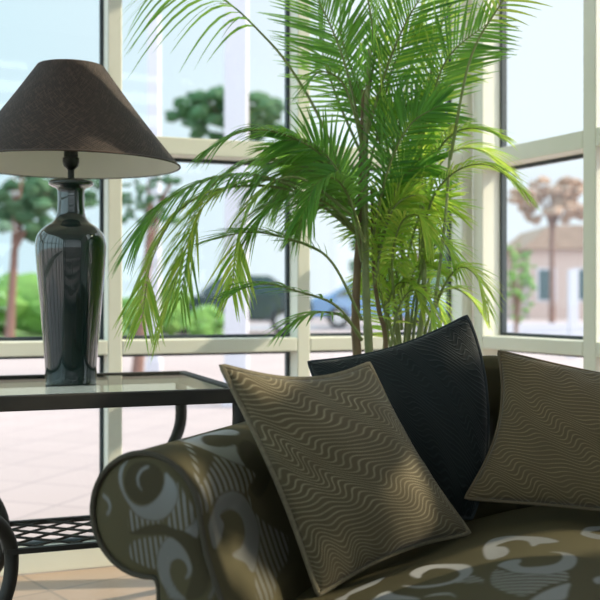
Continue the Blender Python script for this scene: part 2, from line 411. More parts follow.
def column(label, px, D, wpx, zt=4.6):
    c = P(px, Y0, D); w = wpx*D/F/2; t = thing('column', label, 'column', (c.x, D, -.06), 0, 'white outdoor columns')
    mb = MB(); mb.box((c.x-w, D-w, -.06), (c.x+w, D+w, zt)); build(mb, 'shaft', M['white'], t, smooth=False, bevel=.01)
    mb = MB(); mb.box((c.x-w*1.25, D-w*1.25, -.06), (c.x+w*1.25, D+w*1.25, .1)); build(mb, 'plinth', M['white'], t, smooth=False, bevel=.01)
column('wide white outdoor column left of the window post behind the palm', 236.5, 9, 23)
column('narrow white outdoor column just right of the lampshade', 154, 13, 12)
column('thin white outdoor column in the right-hand window', 573, 16, 9, 1.35)
def car(label, px, D, length, paint, hgt, flip=1):
    c = P(px, Y0, D); t = thing('car', label, 'car', (c.x, D, -.035), 0, 'parked cars'); s = length/4.2; k = hgt/1.45
    prof = [(-2.1,.32),(-2.08,.62),(-1.95,.78),(-1.55,.88),(-1.0,.94),(-.45,1.38),(.1,1.45),(.95,1.43),(1.55,1.02),(2.0,.95),(2.1,.7),(2.08,.32)]
    mb = MB(); mb.extrude([(x*s*flip, z*k) for x, z in prof], (c.x, D, -.035), (1,0,0), (0,0,1), (0,1,0), -.82, .82)
    body = build(mb, 'body', paint, t, bevel=.07)
    for y in (-.826, .826):
        for q in ([(-.85,.96),(-.42,1.33),(.12,1.39),(.12,.96)], [(.2,.96),(.2,1.39),(.92,1.37),(1.4,1.02),(1.35,.96)]):
            mb = MB(); mb.extrude([(x*s*flip, z*k) for x, z in q], (c.x, D+y, -.035), (1,0,0), (0,0,1), (0,1,0), -.006, .006)
            build(mb, 'side_window', M['carG'], t, smooth=False)
    for x in (-1.3, 1.3):
        for y in (-.76, .76):
            mb = MB(); cx = c.x+x*s*flip
            mb.tube([(cx, D+y-.1, .285), (cx, D+y+.1, .285)], .32, 20)
            wh = build(mb, 'wheel', M['rubber'], t)
            mb = MB(); mb.tube([(cx, D+y*1.0+(.09 if y > 0 else -.12), .285), (cx, D+y+(.12 if y > 0 else -.09), .285)], .19, 16); build(mb, 'hubcap', M['hub'], wh)
car('dark parked car behind the white outdoor column', 236, 26, 4.0, M['carD'], 1.5)
car('blue parked car behind the palm canes', 382, 30.5, 4.4, M['carB'], 1.42, -1)
mb = MB(); c = P(545, Y0, 21); mb.box((c.x-2.4, 20.9, -.06), (c.x+2.4, 21.1, .36)); tag(build(mb, 'garden_wall', M['white'], base=(c.x, 21, -.06), smooth=False), 'low pale garden wall across the right-hand window', 'wall')

# ------------------------------------------------------------------ side table
FR = Vector((-.1404, 2.5944, 0)); TLEN, TDEP, ZTAB = .756, .666, H-.24
def T(s, n, z): return FR-E*s+OUT*n+Vector((0,0,z))         # s: leftwards from the right front corner, n: towards the window
tc = T(TLEN/2, TDEP/2, 0)
tb = thing('side_table', 'black iron side table with a glass top and lattice shelf', 'table', tc)
mb = MB(); hb = .0185
for n in (.015, TDEP-.015): mb.obox(T(TLEN/2, n, ZTAB-hb), E*(TLEN/2), OUT*.015, (0,0,hb))
for s in (.015, TLEN-.015): mb.obox(T(s, TDEP/2, ZTAB-hb), E*.015, OUT*(TDEP/2-.03), (0,0,hb))
build(mb, 'table_rim', M['iron'], tb, smooth=False, bevel=.003)
mb = MB(); mb.obox(T(TLEN/2, TDEP/2, ZTAB-.008), E*(TLEN/2-.0305), OUT*(TDEP/2-.0305), (0,0,.004))
build(mb, 'glass_top', M['tglass'], tb, smooth=False)
ZS = .276; IN = .170
for s0, s1 in ((.02, 1), (TLEN-.02, -1)):
    for n0, n1 in ((.02, 1), (TDEP-.02, -1)):
        sa = .012 if (s1 > 0 and n1 > 0) else s0
        def q(i, z): return T(sa+s1*i, n0+n1*i, z)
        mb = MB()
        mb.tube(spline([q(0, ZTAB-.037), q(0, .60), q(.007, .51), q(.072, .414), q(.138, .342), q(.163, .264), q(.148, .165), q(.085, .075), q(.03, .03), q(-.005, .0185), q(-.04, .0185)], 48), .0185, 12)
        build(mb, 'leg', M['iron'], tb)
mb = MB(); i0 = IN
for n in (i0, TDEP-i0): mb.obox(T(TLEN/2, n, ZS), E*(TLEN/2-i0), OUT*.008, (0,0,.007))
for s in (i0, TLEN-i0): mb.obox(T(s, TDEP/2, ZS), E*.008, OUT*(TDEP/2-i0-.008), (0,0,.007))
sh = build(mb, 'shelf_frame', M['iron'], tb, smooth=False)
mb = MB(); sw, sn = TLEN-2*i0, TDEP-2*i0
kx, ky = .100, .084
def clipline(x0, y0, x1, y1):
    t0, t1 = 0., 1.
    for p, qd in ((-(x1-x0), x0), (x1-x0, sw-x0), (-(y1-y0), y0), (y1-y0, sn-y0)):
        if abs(p) < 1e-9:
            if qd < 0: return None
            continue
        r = qd/p
        if p < 0: t0 = max(t0, r)
        else: t1 = min(t1, r)
    if t0 >= t1: return None
    return (x0+(x1-x0)*t0, y0+(y1-y0)*t0, x0+(x1-x0)*t1, y0+(y1-y0)*t1)
for sg in (1, -1):
    for k in range(-12, 20):
        l = clipline(k*kx, 0 if sg > 0 else sn, k*kx+sn/ky*kx, sn if sg > 0 else 0)
        if l and (l[2]-l[0]) > .01:
            mb.tube([T(i0+l[0], i0+l[1], ZS+.001*sg), T(i0+l[2], i0+l[3], ZS+.001*sg)], .0038, 6)
build(mb, 'lattice', M['iron'], sh)

# ------------------------------------------------------------------ table lamp
LD = 2.796; u = LD/F; LC = Vector(((71-300)*u, LD, ZTAB-.004))
lamp = thing('table_lamp', 'dark green glazed vase lamp with a brown woven cone shade on the glass table', 'lamp', LC)
def smoothprof(pr, n): return [(p.x, p.y) for p in spline([Vector((a, b, 0)) for a, b in pr], n)]
YB = 385.0
prof = [(24.5, 385), (25, 382), (26, 360), (28.3, 330), (31, 300), (33.5, 272), (35.0, 252), (34.6, 243), (32, 235.5), (26, 229), (18.5, 224), (14.5, 218), (13.2, 208), (13, 198), (14, 191), (19, 188.5), (21.8, 186.5), (21.8, 183.8), (20, 182.6)]
mb = MB(); mb.lathe([(r*u, (YB-y)*u) for r, y in smoothprof(prof, 90)], LC, 64)
build(mb, 'vase', M['glaze'], lamp, angle=50)
mb = MB(); mb.lathe([(r*u, (YB-y)*u) for r, y in ((7, 183), (7, 181), (3.2, 180), (3.2, 172), (4.5, 170.5), (7.2, 168), (8.2, 164), (8.2, 160), (7.0, 159), (7, 148), (5, 147))], LC, 24)
build(mb, 'socket', M['brass'], lamp)
zb, zt = (YB-168)*u, (YB-68.5)*u; rb, rt = 109*u, 33*u
mb = MB(); seg, nr = 96, 14; pat = []
for k, (ra, rb_) in enumerate(((rt, rb), (rt-.003, rb-.003))):
    vs = []; 
    for i in range(nr+1):
        f = i/nr; r = ra+(rb_-ra)*f-.010*math.sin(math.pi*f)*0.5; z = zt+(zb-zt)*f
        for j in range(seg):
            a = 2*math.pi*j/seg; vs.append(LC+Vector((r*math.cos(a), r*math.sin(a), z))); pat.append((a*.20, f*.29, 0))
    fs = []
    for i in range(nr):
        for j in range(seg):
            q = (i*seg+j, i*seg+(j+1) % seg, (i+1)*seg+(j+1) % seg, (i+1)*seg+j)
            fs.append(q[::-1] if k == 0 else q)
    mb.add(vs, fs, k)
n1 = (nr+1)*seg
mb.add([], [], 0)
for i in (0, nr):
    for j in range(seg):
        a, b = i*seg+j, i*seg+(j+1) % seg; mb.f.append((a, b, n1+b, n1+a) if i else (b, a, n1+a, n1+b)); mb.mi.append(0)
mb.at['pat'] = ('FLOAT_VECTOR', pat)
shd = build(mb, 'lamp_shade', [M['shade'], M['lining']], lamp)
mb = MB()
ring = [LC+Vector(((rb-.002)*math.cos(6.2832*k/72), (rb-.002)*math.sin(6.2832*k/72), zb+.002)) for k in range(72)]
mb.tube(ring, .0028, 6, closed=True)
build(mb, 'trim_band', M['wood'], shd)
mb = MB()
hz = (YB-147)*u
for s in (-1, 1):
    mb.tube(spline([LC+Vector((0,0,hz-.025)), LC+Vector((s*.04, 0, hz+.02)), LC+Vector((s*.05, 0, hz+.09)), LC+Vector((s*.02, 0, zt-.028)), LC+Vector((0, 0, zt-.02))], 20), .002, 6)
for k in range(3):
    a = k*2.094; mb.tube([LC+Vector((0,0,zt-.02)), LC+Vector(((rt-.003)*math.cos(a), (rt-.003)*math.sin(a), zt-.005))], .002, 6)
build(mb, 'harp', M['brass'], lamp)

# ------------------------------------------------------------------ sofa
SO = Vector((-.284, 1.83, 0)); SA = math.radians(22.03)
R_ = Vector((math.cos(SA), -math.sin(SA), 0)); D_ = Vector((math.sin(SA), math.cos(SA), 0))
def S(a, b, z): return SO+R_*a+D_*b+Vector((0,0,z))
sofa = thing('sofa', 'olive damask sofa with pale scroll pattern and rolled arms', 'sofa', SO, -SA)

def poly_sd(pts, poly):
    """signed distance (negative inside) of 2-D points to a polygon"""
    poly = np.array(poly, float); n = len(poly); d = np.full(len(pts), 1e9); ins = np.zeros(len(pts), bool)
    for i in range(n):
        a, b = poly[i-1], poly[i]; ab = b-a
        t = np.clip(((pts-a)@ab)/max(1e-12, ab@ab), 0, 1)
        d = np.minimum(d, np.hypot(*(pts-(a+t[:, None]*ab)).T))
        c = ((a[1] > pts[:, 1]) != (b[1] > pts[:, 1]))
        with np.errstate(divide='ignore', invalid='ignore'):
            xi = (b[0]-a[0])*(pts[:, 1]-a[1])/(b[1]-a[1])+a[0]
        ins ^= c & (pts[:, 0] < xi)
    return np.where(ins, -d, d)
def sm(d, w=.0022): return np.clip(.5-d/(2*w), 0, 1)
def curvy(poly, n=8):
    """closed smooth outline through the points"""
    p = [Vector((a, b, 0)) for a, b in poly]; m = len(p); out = []
    for k in range(m):
        p0, p1, p2, p3 = p[k-1], p[k], p[(k+1) % m], p[(k+2) % m]
        for i in range(n):
            t = i/n; q = .5*((2*p1)+(p2-p0)*t+(2*p0-5*p1+4*p2-p3)*t*t+(3*p1-p0-3*p2+p3)*t**3); out.append((q.x, q.y))
    return out
def tile_motif(pts, cell=.34, off=(0, 0)):
    """repeat of the cloth: scrolls (crescents in pairs) and ribbed fields"""
    q = np.mod(pts+np.array(off), cell)/cell
    pale = np.zeros(len(q)); strp = np.zeros(len(q)); dark = np.zeros(len(q))
    def wrapd(c): d = np.abs(q-np.array(c)); d = np.minimum(d, 1-d); return np.hypot(d[:, 0], d[:, 1])*cell
    for (c, r, c2, r2) in (((.28, .30), .20, (.36, .34), .145), ((.40, .36), .09, (.43, .33), .065), ((.74, .72), .19, (.66, .66), .15), ((.66, .70), .085, (.63, .73), .06)):
        pale = np.maximum(pale, sm(np.maximum(wrapd(c)-r*cell, r2*cell-wrapd(c2))))
    for c, r in (((.78, .22), .19), ((.24, .78), .18)): strp = np.maximum(strp, sm(wrapd(c)-r*cell))
    for c, r in (((.36, .34), .145), ((.66, .66), .15)): dark = np.maximum(dark, sm(wrapd(c)-r*cell))
    return pale, strp*(1-pale), dark
# scroll motifs on the cloth, in metres on each upholstered surface
ARM_PALE = [[(0.7376, 0.1567), (0.7394, 0.3088), (0.7682, 0.3341), (0.7798, 0.301), (0.7631, 0.2613), (0.7448, 0.2293), (0.7564, 0.191), (0.7788, 0.1646), (0.798, 0.1841), (0.8063, 0.2267), (0.808, 0.2485), (0.8257, 0.2286), (0.8439, 0.2212), (0.8582, 0.2213), (0.8484, 0.198), (0.8333, 0.1733), (0.8128, 0.1499), (0.7849, 0.1327), (0.7595, 0.1329)], [(0.9791, 0.027), (0.958, 0.0232), (0.9358, 0.0248), (0.9172, 0.0464), (0.9023, 0.065), (0.8929, 0.0891), (0.8949, 0.1369), (0.9125, 0.1816), (0.9456, 0.209), (0.983, 0.2212), (1.0128, 0.1993), (1.0474, 0.1572), (1.0499, 0.1364), (1.0292, 0.124), (1.0062, 0.0861), (1.0005, 0.1274), (0.983, 0.1567), (0.9574, 0.1601), (0.9368, 0.1441), (0.9253, 0.1167), (0.9235, 0.0909), (0.9292, 0.0727), (0.9457, 0.0815), (0.9629, 0.067), (0.9776, 0.0424)]]
ARM_STRIPE = [[(0.552, 0.3621), (0.8455, 0.0233), (0.8314, 0.1112), (0.8178, 0.1412), (0.8386, 0.1773), (0.8604, 0.2189), (0.8822, 0.2478), (0.904, 0.2012), (0.9456, 0.209), (0.9199, 0.2081), (0.9047, 0.1777), (0.8912, 0.1275), (0.892, 0.0841), (0.903, 0.045), (0.9104, 0.0237), (0.8788, 0.0051)], [(0.9506, 0.2129), (0.9794, 0.2538), (1.0048, 0.2985), (1.029, 0.3322), (1.0678, 0.2964), (1.0828, 0.2312), (1.1166, 0.1812), (1.0999, 0.121), (1.0557, 0.1504), (1.0137, 0.202), (0.9776, 0.2206)]]
ARM_DARK = [[(0.8099, 0.2614), (0.8026, 0.3041), (0.8217, 0.3198), (0.8701, 0.3067), (0.9027, 0.3111), (0.9288, 0.2526), (0.9008, 0.213), (0.8829, 0.2528), (0.8582, 0.2213), (0.8328, 0.2305)]]
PAN_PALE = [[(-0.0519, 0.6128), (-0.0523, 0.5905), (-0.042, 0.5688), (-0.0246, 0.5457), (-0.0083, 0.5307), (0.0179, 0.5239), (0.0442, 0.5287), (0.0637, 0.546), (0.0729, 0.5688), (0.0685, 0.5896), (0.0551, 0.6043), (0.045, 0.6104), (0.0452, 0.593), (0.04, 0.5752), (0.0256, 0.5586), (0.0074, 0.5486), (-0.0111, 0.5487), (-0.0276, 0.5587), (-0.0395, 0.5758), (-0.0452, 0.5957), (-0.0434, 0.6132), (-0.0364, 0.6268)], [(0.0075, 0.6209), (-0.0049, 0.6143), (-0.0126, 0.6007), (-0.0099, 0.585), (0.0007, 0.576), (-0.0057, 0.5852), (-0.0075, 0.5989), (-0.0014, 0.6102), (0.0108, 0.6173)], [(-0.0864, 0.5619), (-0.0733, 0.555), (-0.0666, 0.5419), (-0.0706, 0.5276), (-0.0782, 0.5244), (-0.0722, 0.5389), (-0.0775, 0.5493), (-0.0891, 0.557)], [(0.1109, 0.534), (0.1104, 0.5008), (0.0978, 0.5055), (0.0888, 0.5117), (0.1016, 0.5231)], [(0.0562, 0.4957), (0.0739, 0.4902), (0.0893, 0.4757), (0.0994, 0.4572), (0.103, 0.4423), (0.0978, 0.4288), (0.0897, 0.4256), (0.0951, 0.4395), (0.0891, 0.4544), (0.076, 0.4599), (0.0625, 0.4523), (0.0585, 0.4347), (0.065, 0.4148), (0.0781, 0.3995), (0.0915, 0.3879), (0.0647, 0.3848), (0.0472, 0.4053), (0.0342, 0.427), (0.0329, 0.4549), (0.0409, 0.4788)], [(0.1445, 0.4128), (0.1405, 0.3986), (0.1351, 0.3938), (0.1401, 0.4098), (0.138, 0.4242)]]
PAN_STRIPE = [[(0.0704, 0.5948), (0.0837, 0.5779), (0.1, 0.5563), (0.1109, 0.534), (0.1016, 0.5231), (0.0888, 0.5117), (0.0544, 0.5183), (0.0617, 0.5434), (0.073, 0.5666)], [(-0.0248, 0.5389), (-0.0062, 0.5287), (0.0205, 0.5231), (0.0435, 0.5268), (0.0383, 0.5209), (0.0071, 0.5137), (-0.0187, 0.5005), (-0.0272, 0.5108)], [(-0.0208, 0.479), (0.0117, 0.4918), (0.054, 0.4963), (0.0409, 0.4788), (0.0316, 0.4545), (0.0288, 0.4366), (0.0019, 0.4399), (-0.0255, 0.4527)]]
PAN_DARK = [[(-0.0012, 0.6274), (0.0312, 0.6187), (0.0452, 0.593), (0.0354, 0.5681), (0.0076, 0.5505), (-0.0222, 0.5591), (-0.0388, 0.5872), (-0.0296, 0.6169)], [(-0.0255, 0.4965), (0.0251, 0.5173), (0.078, 0.5135), (0.1187, 0.4949), (0.1344, 0.4426), (0.1308, 0.4061), (0.1126, 0.3913), (0.0913, 0.3914), (0.103, 0.4386), (0.0911, 0.4757), (0.0564, 0.4983), (0.0156, 0.4966)]]
SEAT_PALE = [[(0.5377, 0.4124), (0.5373, 0.4794), (0.5656, 0.4941), (0.6098, 0.4743), (0.6521, 0.4597), (0.682, 0.4349), (0.6681, 0.4149), (0.6505, 0.4052), (0.6393, 0.3829), (0.6226, 0.4263), (0.5947, 0.4452), (0.5731, 0.429), (0.5644, 0.4054), (0.5849, 0.3883), (0.5998, 0.3475), (0.5975, 0.3084), (0.575, 0.2916), (0.5576, 0.3268)], [(0.5994, 0.2379), (0.6097, 0.2669), (0.6303, 0.2795), (0.6375, 0.2639), (0.637, 0.24), (0.6508, 0.2231), (0.676, 0.2339), (0.6981, 0.2635), (0.7055, 0.3058), (0.6992, 0.3402), (0.6781, 0.3456), (0.709, 0.3526), (0.7279, 0.3317), (0.7317, 0.2788), (0.7236, 0.2361), (0.6995, 0.1926), (0.6711, 0.1814), (0.6398, 0.1838), (0.6175, 0.2106)], [(0.7148, 0.5328), (0.7192, 0.5846), (0.7438, 0.6194), (0.7633, 0.6291), (0.7467, 0.5856), (0.734, 0.5611), (0.7308, 0.5464), (0.7503, 0.5433), (0.7704, 0.5429), (0.7537, 0.5076), (0.7347, 0.5037), (0.7186, 0.5135)], [(0.6936, 0.0357), (0.7031, 0.0769), (0.7208, 0.1269), (0.737, 0.1587), (0.7396, 0.1195), (0.7384, 0.0586), (0.696, 0.0229)], [(0.7703, 0.221), (0.7783, 0.2466), (0.7943, 0.2584), (0.7823, 0.2022), (0.7737, 0.2011)], [(0.4113, 0.3189), (0.414, 0.3551), (0.4416, 0.3567), (0.4922, 0.3156), (0.5363, 0.272), (0.5566, 0.2227), (0.5596, 0.1858), (0.5531, 0.155), (0.5298, 0.139), (0.4977, 0.1426), (0.4634, 0.1683), (0.4245, 0.22), (0.4643, 0.1807), (0.5027, 0.1585), (0.5293, 0.1611), (0.5387, 0.1898), (0.5288, 0.2312), (0.4964, 0.2796), (0.4588, 0.3102), (0.4456, 0.2849), (0.4505, 0.2494), (0.4311, 0.2754)], [(0.2994, 0.2515), (0.3034, 0.2852), (0.3255, 0.3264), (0.3483, 0.3478), (0.3484, 0.3057), (0.332, 0.2758), (0.3119, 0.2444), (0.3144, 0.2089), (0.2892, 0.2222)], [(0.386, 0.1652), (0.3879, 0.1964), (0.4042, 0.1988), (0.4295, 0.1547), (0.4853, 0.0887), (0.4934, 0.0675), (0.3912, 0.1491)], [(0.5034, 0.0778), (0.5213, 0.0856), (0.5505, 0.0729), (0.5691, 0.0373), (0.5539, 0.0596), (0.5247, 0.0726)]]
SEAT_STRIPE = [[(0.6006, 0.205), (0.6412, 0.1784), (0.6927, 0.1821), (0.7207, 0.2256), (0.7313, 0.1746), (0.7022, 0.1145), (0.6896, 0.0628), (0.665, 0.0454), (0.6164, 0.1015)], [(0.5421, 0.1447), (0.5497, 0.1911), (0.5836, 0.1579), (0.5957, 0.1212)]]
SEAT_DARK = []
def masks(pts, pales, stripes, darks, known=None, off=(0, 0)):
    tp, ts, td = tile_motif(pts, off=off)
    if known is not None: k = known(pts); tp, ts, td = tp*(1-k), ts*(1-k), td*(1-k)
    def many(lst, base):
        for pl in lst: base = np.maximum(base, sm(poly_sd(pts, curvy(pl))))
        return base
    p = many(pales, tp); s = many(stripes, ts)*(1-p); d = many(darks, td)
    return np.stack([p, s, d*(1-s)], 1)

RC = .531; RR = .115
def arm_profile(step=.004):
    pr = [Vector((.03, .06, 0)), Vector((.032, .30, 0)), Vector((.03, .40, 0))]
    for k in range(25):
        a = math.radians(-78-k*(282/24.)+0); pr.append(Vector((RR*math.cos(a), RC+RR*math.sin(a), 0)))
    pr += [Vector((.128, .47, 0)), Vector((.150, .41, 0)), Vector((.172, .36, 0)), Vector((.186, .30, 0)), Vector((.19, .06, 0))]
    fine = []
    for a, b in zip(pr[:-1], pr[1:]):
        n = max(1, int((b-a).length/step)); fine += [a+(b-a)*(i/n) for i in range(n)]
    fine.append(pr[-1])
    for _ in range(3):
        fine = [fine[0]]+[(fine[i-1]+fine[i]*2+fine[i+1])/4 for i in range(1, len(fine)-1)]+[fine[-1]]
    return fine
def make_arm(mirror, step):
    pr = arm_profile(step); VL = 1.02
    x = lambda a: (1.36-a) if mirror else a
    g = [0.]
    for a, b in zip(pr[:-1], pr[1:]): g.append(g[-1]+(b-a).length)
    nv = int(VL/step); n = len(pr); mb = MB(); vs = []; pat = []
    for j in range(nv+1):
        v = VL*j/nv
        k = 1.0
        if v < .02: k = 1-.012*(1-v/.02)**2*4
        for i, p in enumerate(pr):
            cu, cz = .05, .46
            vs.append(S(x(cu+(p.x-cu)*k), v, cz+(p.y-cz)*k)); pat.append((g[i], v, v*.40))
    fs = []
    for j in range(nv):
        for i in range(n-1):
            q = (j*n+i, j*n+i+1, (j+1)*n+i+1, (j+1)*n+i); fs.append(q[::-1] if mirror else q)
    mb.add(vs, fs)
    pat = np.array(pat)
    mb.at['pat'] = ('FLOAT_VECTOR', pat)
    known = (lambda p: ((p[:, 1] < .50) & (p[:, 0] > .45)).astype(float)) if (not mirror and ARM_PALE) else None
    mb.at['mask'] = ('FLOAT_VECTOR', masks(pat[:, :2], ARM_PALE if not mirror else [], ARM_STRIPE if not mirror else [], ARM_DARK if not mirror else [], known))
    # back cap
    o = (nv)*n
    mb.f.append(tuple(range(o, o+n)) if mirror else tuple(range(o, o+n))[::-1]); mb.mi.append(0)
    arm = build(mb, 'arm', M['sofa'], sofa, angle=60)
    # padded front panel
    mb = MB(); vs = []; pat = []; rings = int(.2/step); per = pr+[pr[-1]*(1-t)+pr[0]*t for t in (.2, .4, .6, .8)]; n = len(per); cu, cz = .055, .46
    for j in range(rings+1):
        f = max(j/rings, .004)
        for p in per:
            k = f*.955; uu, zz = cu+(p.x-cu)*k, cz+(p.y-cz)*k
            vs.append(S(x(uu), -.014*(1-f**5)+.002, zz)); pat.append((uu, zz, uu*.78+.12*zz))
    fs = []
    for j in range(rings):
        for i in range(n):
            q = (j*n+i, j*n+(i+1) % n, (j+1)*n+(i+1) % n, (j+1)*n+i); fs.append(q[::-1] if mirror else q)
    mb.add(vs, fs); pat = np.array(pat)
    mb.at['pat'] = ('FLOAT_VECTOR', pat)
    kn = (lambda p: np.ones(len(p))) if (PAN_PALE and not mirror) else None
    mb.at['mask'] = ('FLOAT_VECTOR', masks(pat[:, :2], PAN_PALE if not mirror else [], PAN_STRIPE if not mirror else [], PAN_DARK if not mirror else [], kn, (.1, .05)))
    build(mb, 'front_panel', M['sofa'], arm, angle=60)
    mb = MB(); mb.tube([S(x(.05+(p.x-.05)*.985), -.001, .46+(p.y-.46)*.985) for p in pr[::2]], .0055, 8)
    build(mb, 'piping', M['cord'], arm)
make_arm(False, .004); make_arm(True, .012)

SU0, SU1, SV0, SV1 = .182, 1.178, -.05, .845
def seat_z(a, b):
    a = np.clip((a-SU0)/(SU1-SU0), 0, 1)
    return .33+.115*np.clip(np.sin(math.pi*a), 0, 1)**1.9
def grid_seat(nu, nv):
    mb = MB(); us = np.linspace(SU0, SU1, nu+1); vs_ = np.linspace(SV0, SV1, nv+1)
    uu, vv = np.meshgrid(us, vs_)
    z = seat_z(uu, vv)
    rad = .05
    def fall(d): d = np.clip(d/rad, 0, 1); return rad*(1-np.sqrt(np.clip(1-(1-d)**2, 0, 1)))
    z = z-fall(vv-SV0)-.6*fall(SV1-vv)-.3*fall(uu-SU0)-.3*fall(SU1-uu)
    pts = np.stack([uu.ravel(), vv.ravel(), z.ravel()], 1)
    wp = [S(*p) for p in pts]
    n = nu+1; fs = [(j*n+i, j*n+i+1, (j+1)*n+i+1, (j+1)*n+i) for j in range(nv) for i in range(nu)]
    border = [i for i in range(nu+1)]+[j*n+nu for j in range(1, nv+1)]+[nv*n+i for i in range(nu-1, -1, -1)]+[j*n for j in range(nv-1, 0, -1)]
    o = len(wp); lo = [S(pts[i][0], pts[i][1], .21) for i in border]
    m = len(border); fs += [(border[(k+1) % m], border[k], o+k, o+(k+1) % m) for k in range(m)]
    mb.add(wp+lo, fs)
    p3 = np.concatenate([np.stack([pts[:, 0], pts[:, 1], (pts[:, 1]*.927-pts[:, 0]*.375)*.45], 1), np.stack([pts[border, 0], pts[border, 1]-.1, pts[border, 1]], 1)])
    mb.at['pat'] = ('FLOAT_VECTOR', p3)
    known = (lambda p: (p[:, 0] < 1.1).astype(float)) if SEAT_PALE else None
    mb.at['mask'] = ('FLOAT_VECTOR', masks(p3[:, :2], SEAT_PALE, SEAT_STRIPE, SEAT_DARK, known))
    return mb
build(grid_seat(380, 220), 'seat_cushion', M['sofa'], sofa, angle=70)
# backrest with a serpentine top line
mb = MB(); nu = 160; secs = []
def top_z(a): return .695+.085*(math.exp(-((a-.45)/.18)**2)+math.exp(-((a-.91)/.18)**2))
vs = []; pat = []
for i in range(nu+1):
    a = .205+.95*i/nu; zt_ = top_z(a)
    sec = [(.855, .22), (.86, .40), (.875, .55), (.885, zt_-.05), (.89, zt_-.02), (.905, zt_-.004), (.93, zt_), (.96, zt_-.006), (.985, zt_-.03), (1.0, zt_-.07), (1.02, .4), (1.03, .10)]
    sec = smoothprof(sec, 40)
    for j, (b, z) in enumerate(sec): vs.append(S(a, b, z)); pat.append((a, z+b, z))
ns = 41; fs = [(i*ns+j, (i+1)*ns+j, (i+1)*ns+j+1, i*ns+j+1) for i in range(nu) for j in range(ns-1)]
fs += [tuple(range(ns)), tuple(nu*ns+j for j in range(ns))[::-1]]
mb.add(vs, fs); pat = np.array(pat); mb.at['pat'] = ('FLOAT_VECTOR', pat); bm_ = masks(pat[:, :2], [], [], []); bm_[:, 1] = 0; mb.at['mask'] = ('FLOAT_VECTOR', bm_)
build(mb, 'backrest', M['sofa'], sofa, angle=60)
mb = MB(); mb.obox(S(.68, .49, .145), R_*.485, D_*.47, (0,0,.06)); build(mb, 'seat_base', M['wood'], sofa, smooth=False, bevel=.01)
for a in (.11, 1.25):
    for b in (.06, .95):
        mb = MB(); mb.lathe([(.02, 0), (.026, .02), (.034, .055), (.034, .062)], S(a, b, 0), 16); build(mb, 'foot', M['wood'], sofa)

# ------------------------------------------------------------------ cushions
def cushion(name, label, c, T0, mat, cord, pull, group=None, n=56, size=.45, ptop=None, belly=(1, 1), tilt=0., cr=.0045):
    """c = corners BL, BR, TR, TL; pull = how far each seam is drawn in (bottom, right, top, left)"""
    BL, BR, TR, TL = [Vector(p) for p in c]
    nrm = ((BR-BL).cross(TL-BL)).normalized()
    base = (BL+BR)/2
    th = thing(name, label, 'cushion', base, 0, group)
    pb, pr_, pt, pl = pull
    mb = MB(); vs = []; pat = []; edge = []; idx = {}
    cen = (BL+BR+TR+TL)/4
    def pos(s, t):
        p = BL*(1-s)*(1-t)+BR*s*(1-t)+TR*s*t+TL*(1-s)*t
        kc = (abs(2*s-1)*abs(2*t-1))**7; p = p+(cen-p)*(.02*kc)     # blunt corners
        bs, bt = 4*s*(1-s), 4*t*(1-t)
        p = p+(TL-BL)*(pb*bs*(1-t)**2)-(TL-BL)*(pt*bs*t**2)+(BR-BL)*(pl*bt*(1-s)**2)-(BR-BL)*(pr_*bt*s**2)
        return p
    off = Vector((random.random()*9, random.random()*9, 0))
    for side in (1, -1):
        for j in range(n+1):
            for i in range(n+1):
                s, t = i/n, j/n
                if (i in (0, n) or j in (0, n)) and side == -1:
                    idx[(side, i, j)] = idx[(1, i, j)]; continue
                e = max(0., 16*s*(1-s)*t*(1-t))
                k = T0*(e**.47)*(1-.10*(2*s-1)**2-.10*(2*t-1)**2)
                wr = .010*noise.noise(Vector((s*3.2, t*3.2, side*3.))+off)*min(1, e*3)
                ed = min(s, 1-s, t, 1-t); wr += .0035*noise.noise(Vector((s*16, t*16, side*7.))+off)*math.exp(-ed*9)*min(1, e*12)
                idx[(side, i, j)] = len(vs)
                vs.append(pos(s, t)+nrm*(side*k*belly[0 if side > 0 else 1]+wr)); pat.append((s*size+off.x, t*size+off.y+tilt*s*size, side*.0))
    fs = []
    for side in (1, -1):
        for j in range(n):
            for i in range(n):
                q = (idx[(side, i, j)], idx[(side, i+1, j)], idx[(side, i+1, j+1)], idx[(side, i, j+1)])
                fs.append(q if side == 1 else q[::-1])
    mb.add(vs, fs); mb.at['pat'] = ('FLOAT_VECTOR', pat)
    build(mb, 'cushion_cover', mat, th, angle=80)
    loop = [(i, 0) for i in range(n)]+[(n, j) for j in range(n)]+[(i, n) for i in range(n, 0, -1)]+[(0, j) for j in range(n, 0, -1)]
    mb = MB(); mb.tube([vs[idx[(1, i, j)]] for i, j in loop], cr, 8, closed=True)
    build(mb, 'piping', cord, th)
cushion('cushion', 'tan wavy-patterned cushion leaning on the sofa arm', (P(318, 597, 1.98), P(471, 534, 2.215), P(369, 362, 2.20), P(219, 364, 1.97)), .076, M['tan'], M['tancord'], (.05, .05, .075, .04), 'sofa cushions', tilt=-.05, belly=(1, .8), cr=.0062)
cushion('cushion', 'dark navy cushion standing between the two tan cushions', (S(.215, .63, .40), P(473, 520, 2.28), P(468, 314, 2.38), P(307, 361, 2.51)), .085, M['navy'], M['navycord'], (.03, -.16, .07, .03), 'sofa cushions', size=.47, tilt=.9)
cushion('cushion', 'tan wavy cushion at the right against the sofa back', (P(463, 499, 2.24), S(.95, .634, .462), S(.97, .80, .72), P(497, 350, 2.36)), .072, M['tan2'], M['tanedge'], (.02, .04, .03, .085), 'sofa cushions', belly=(1, .7))

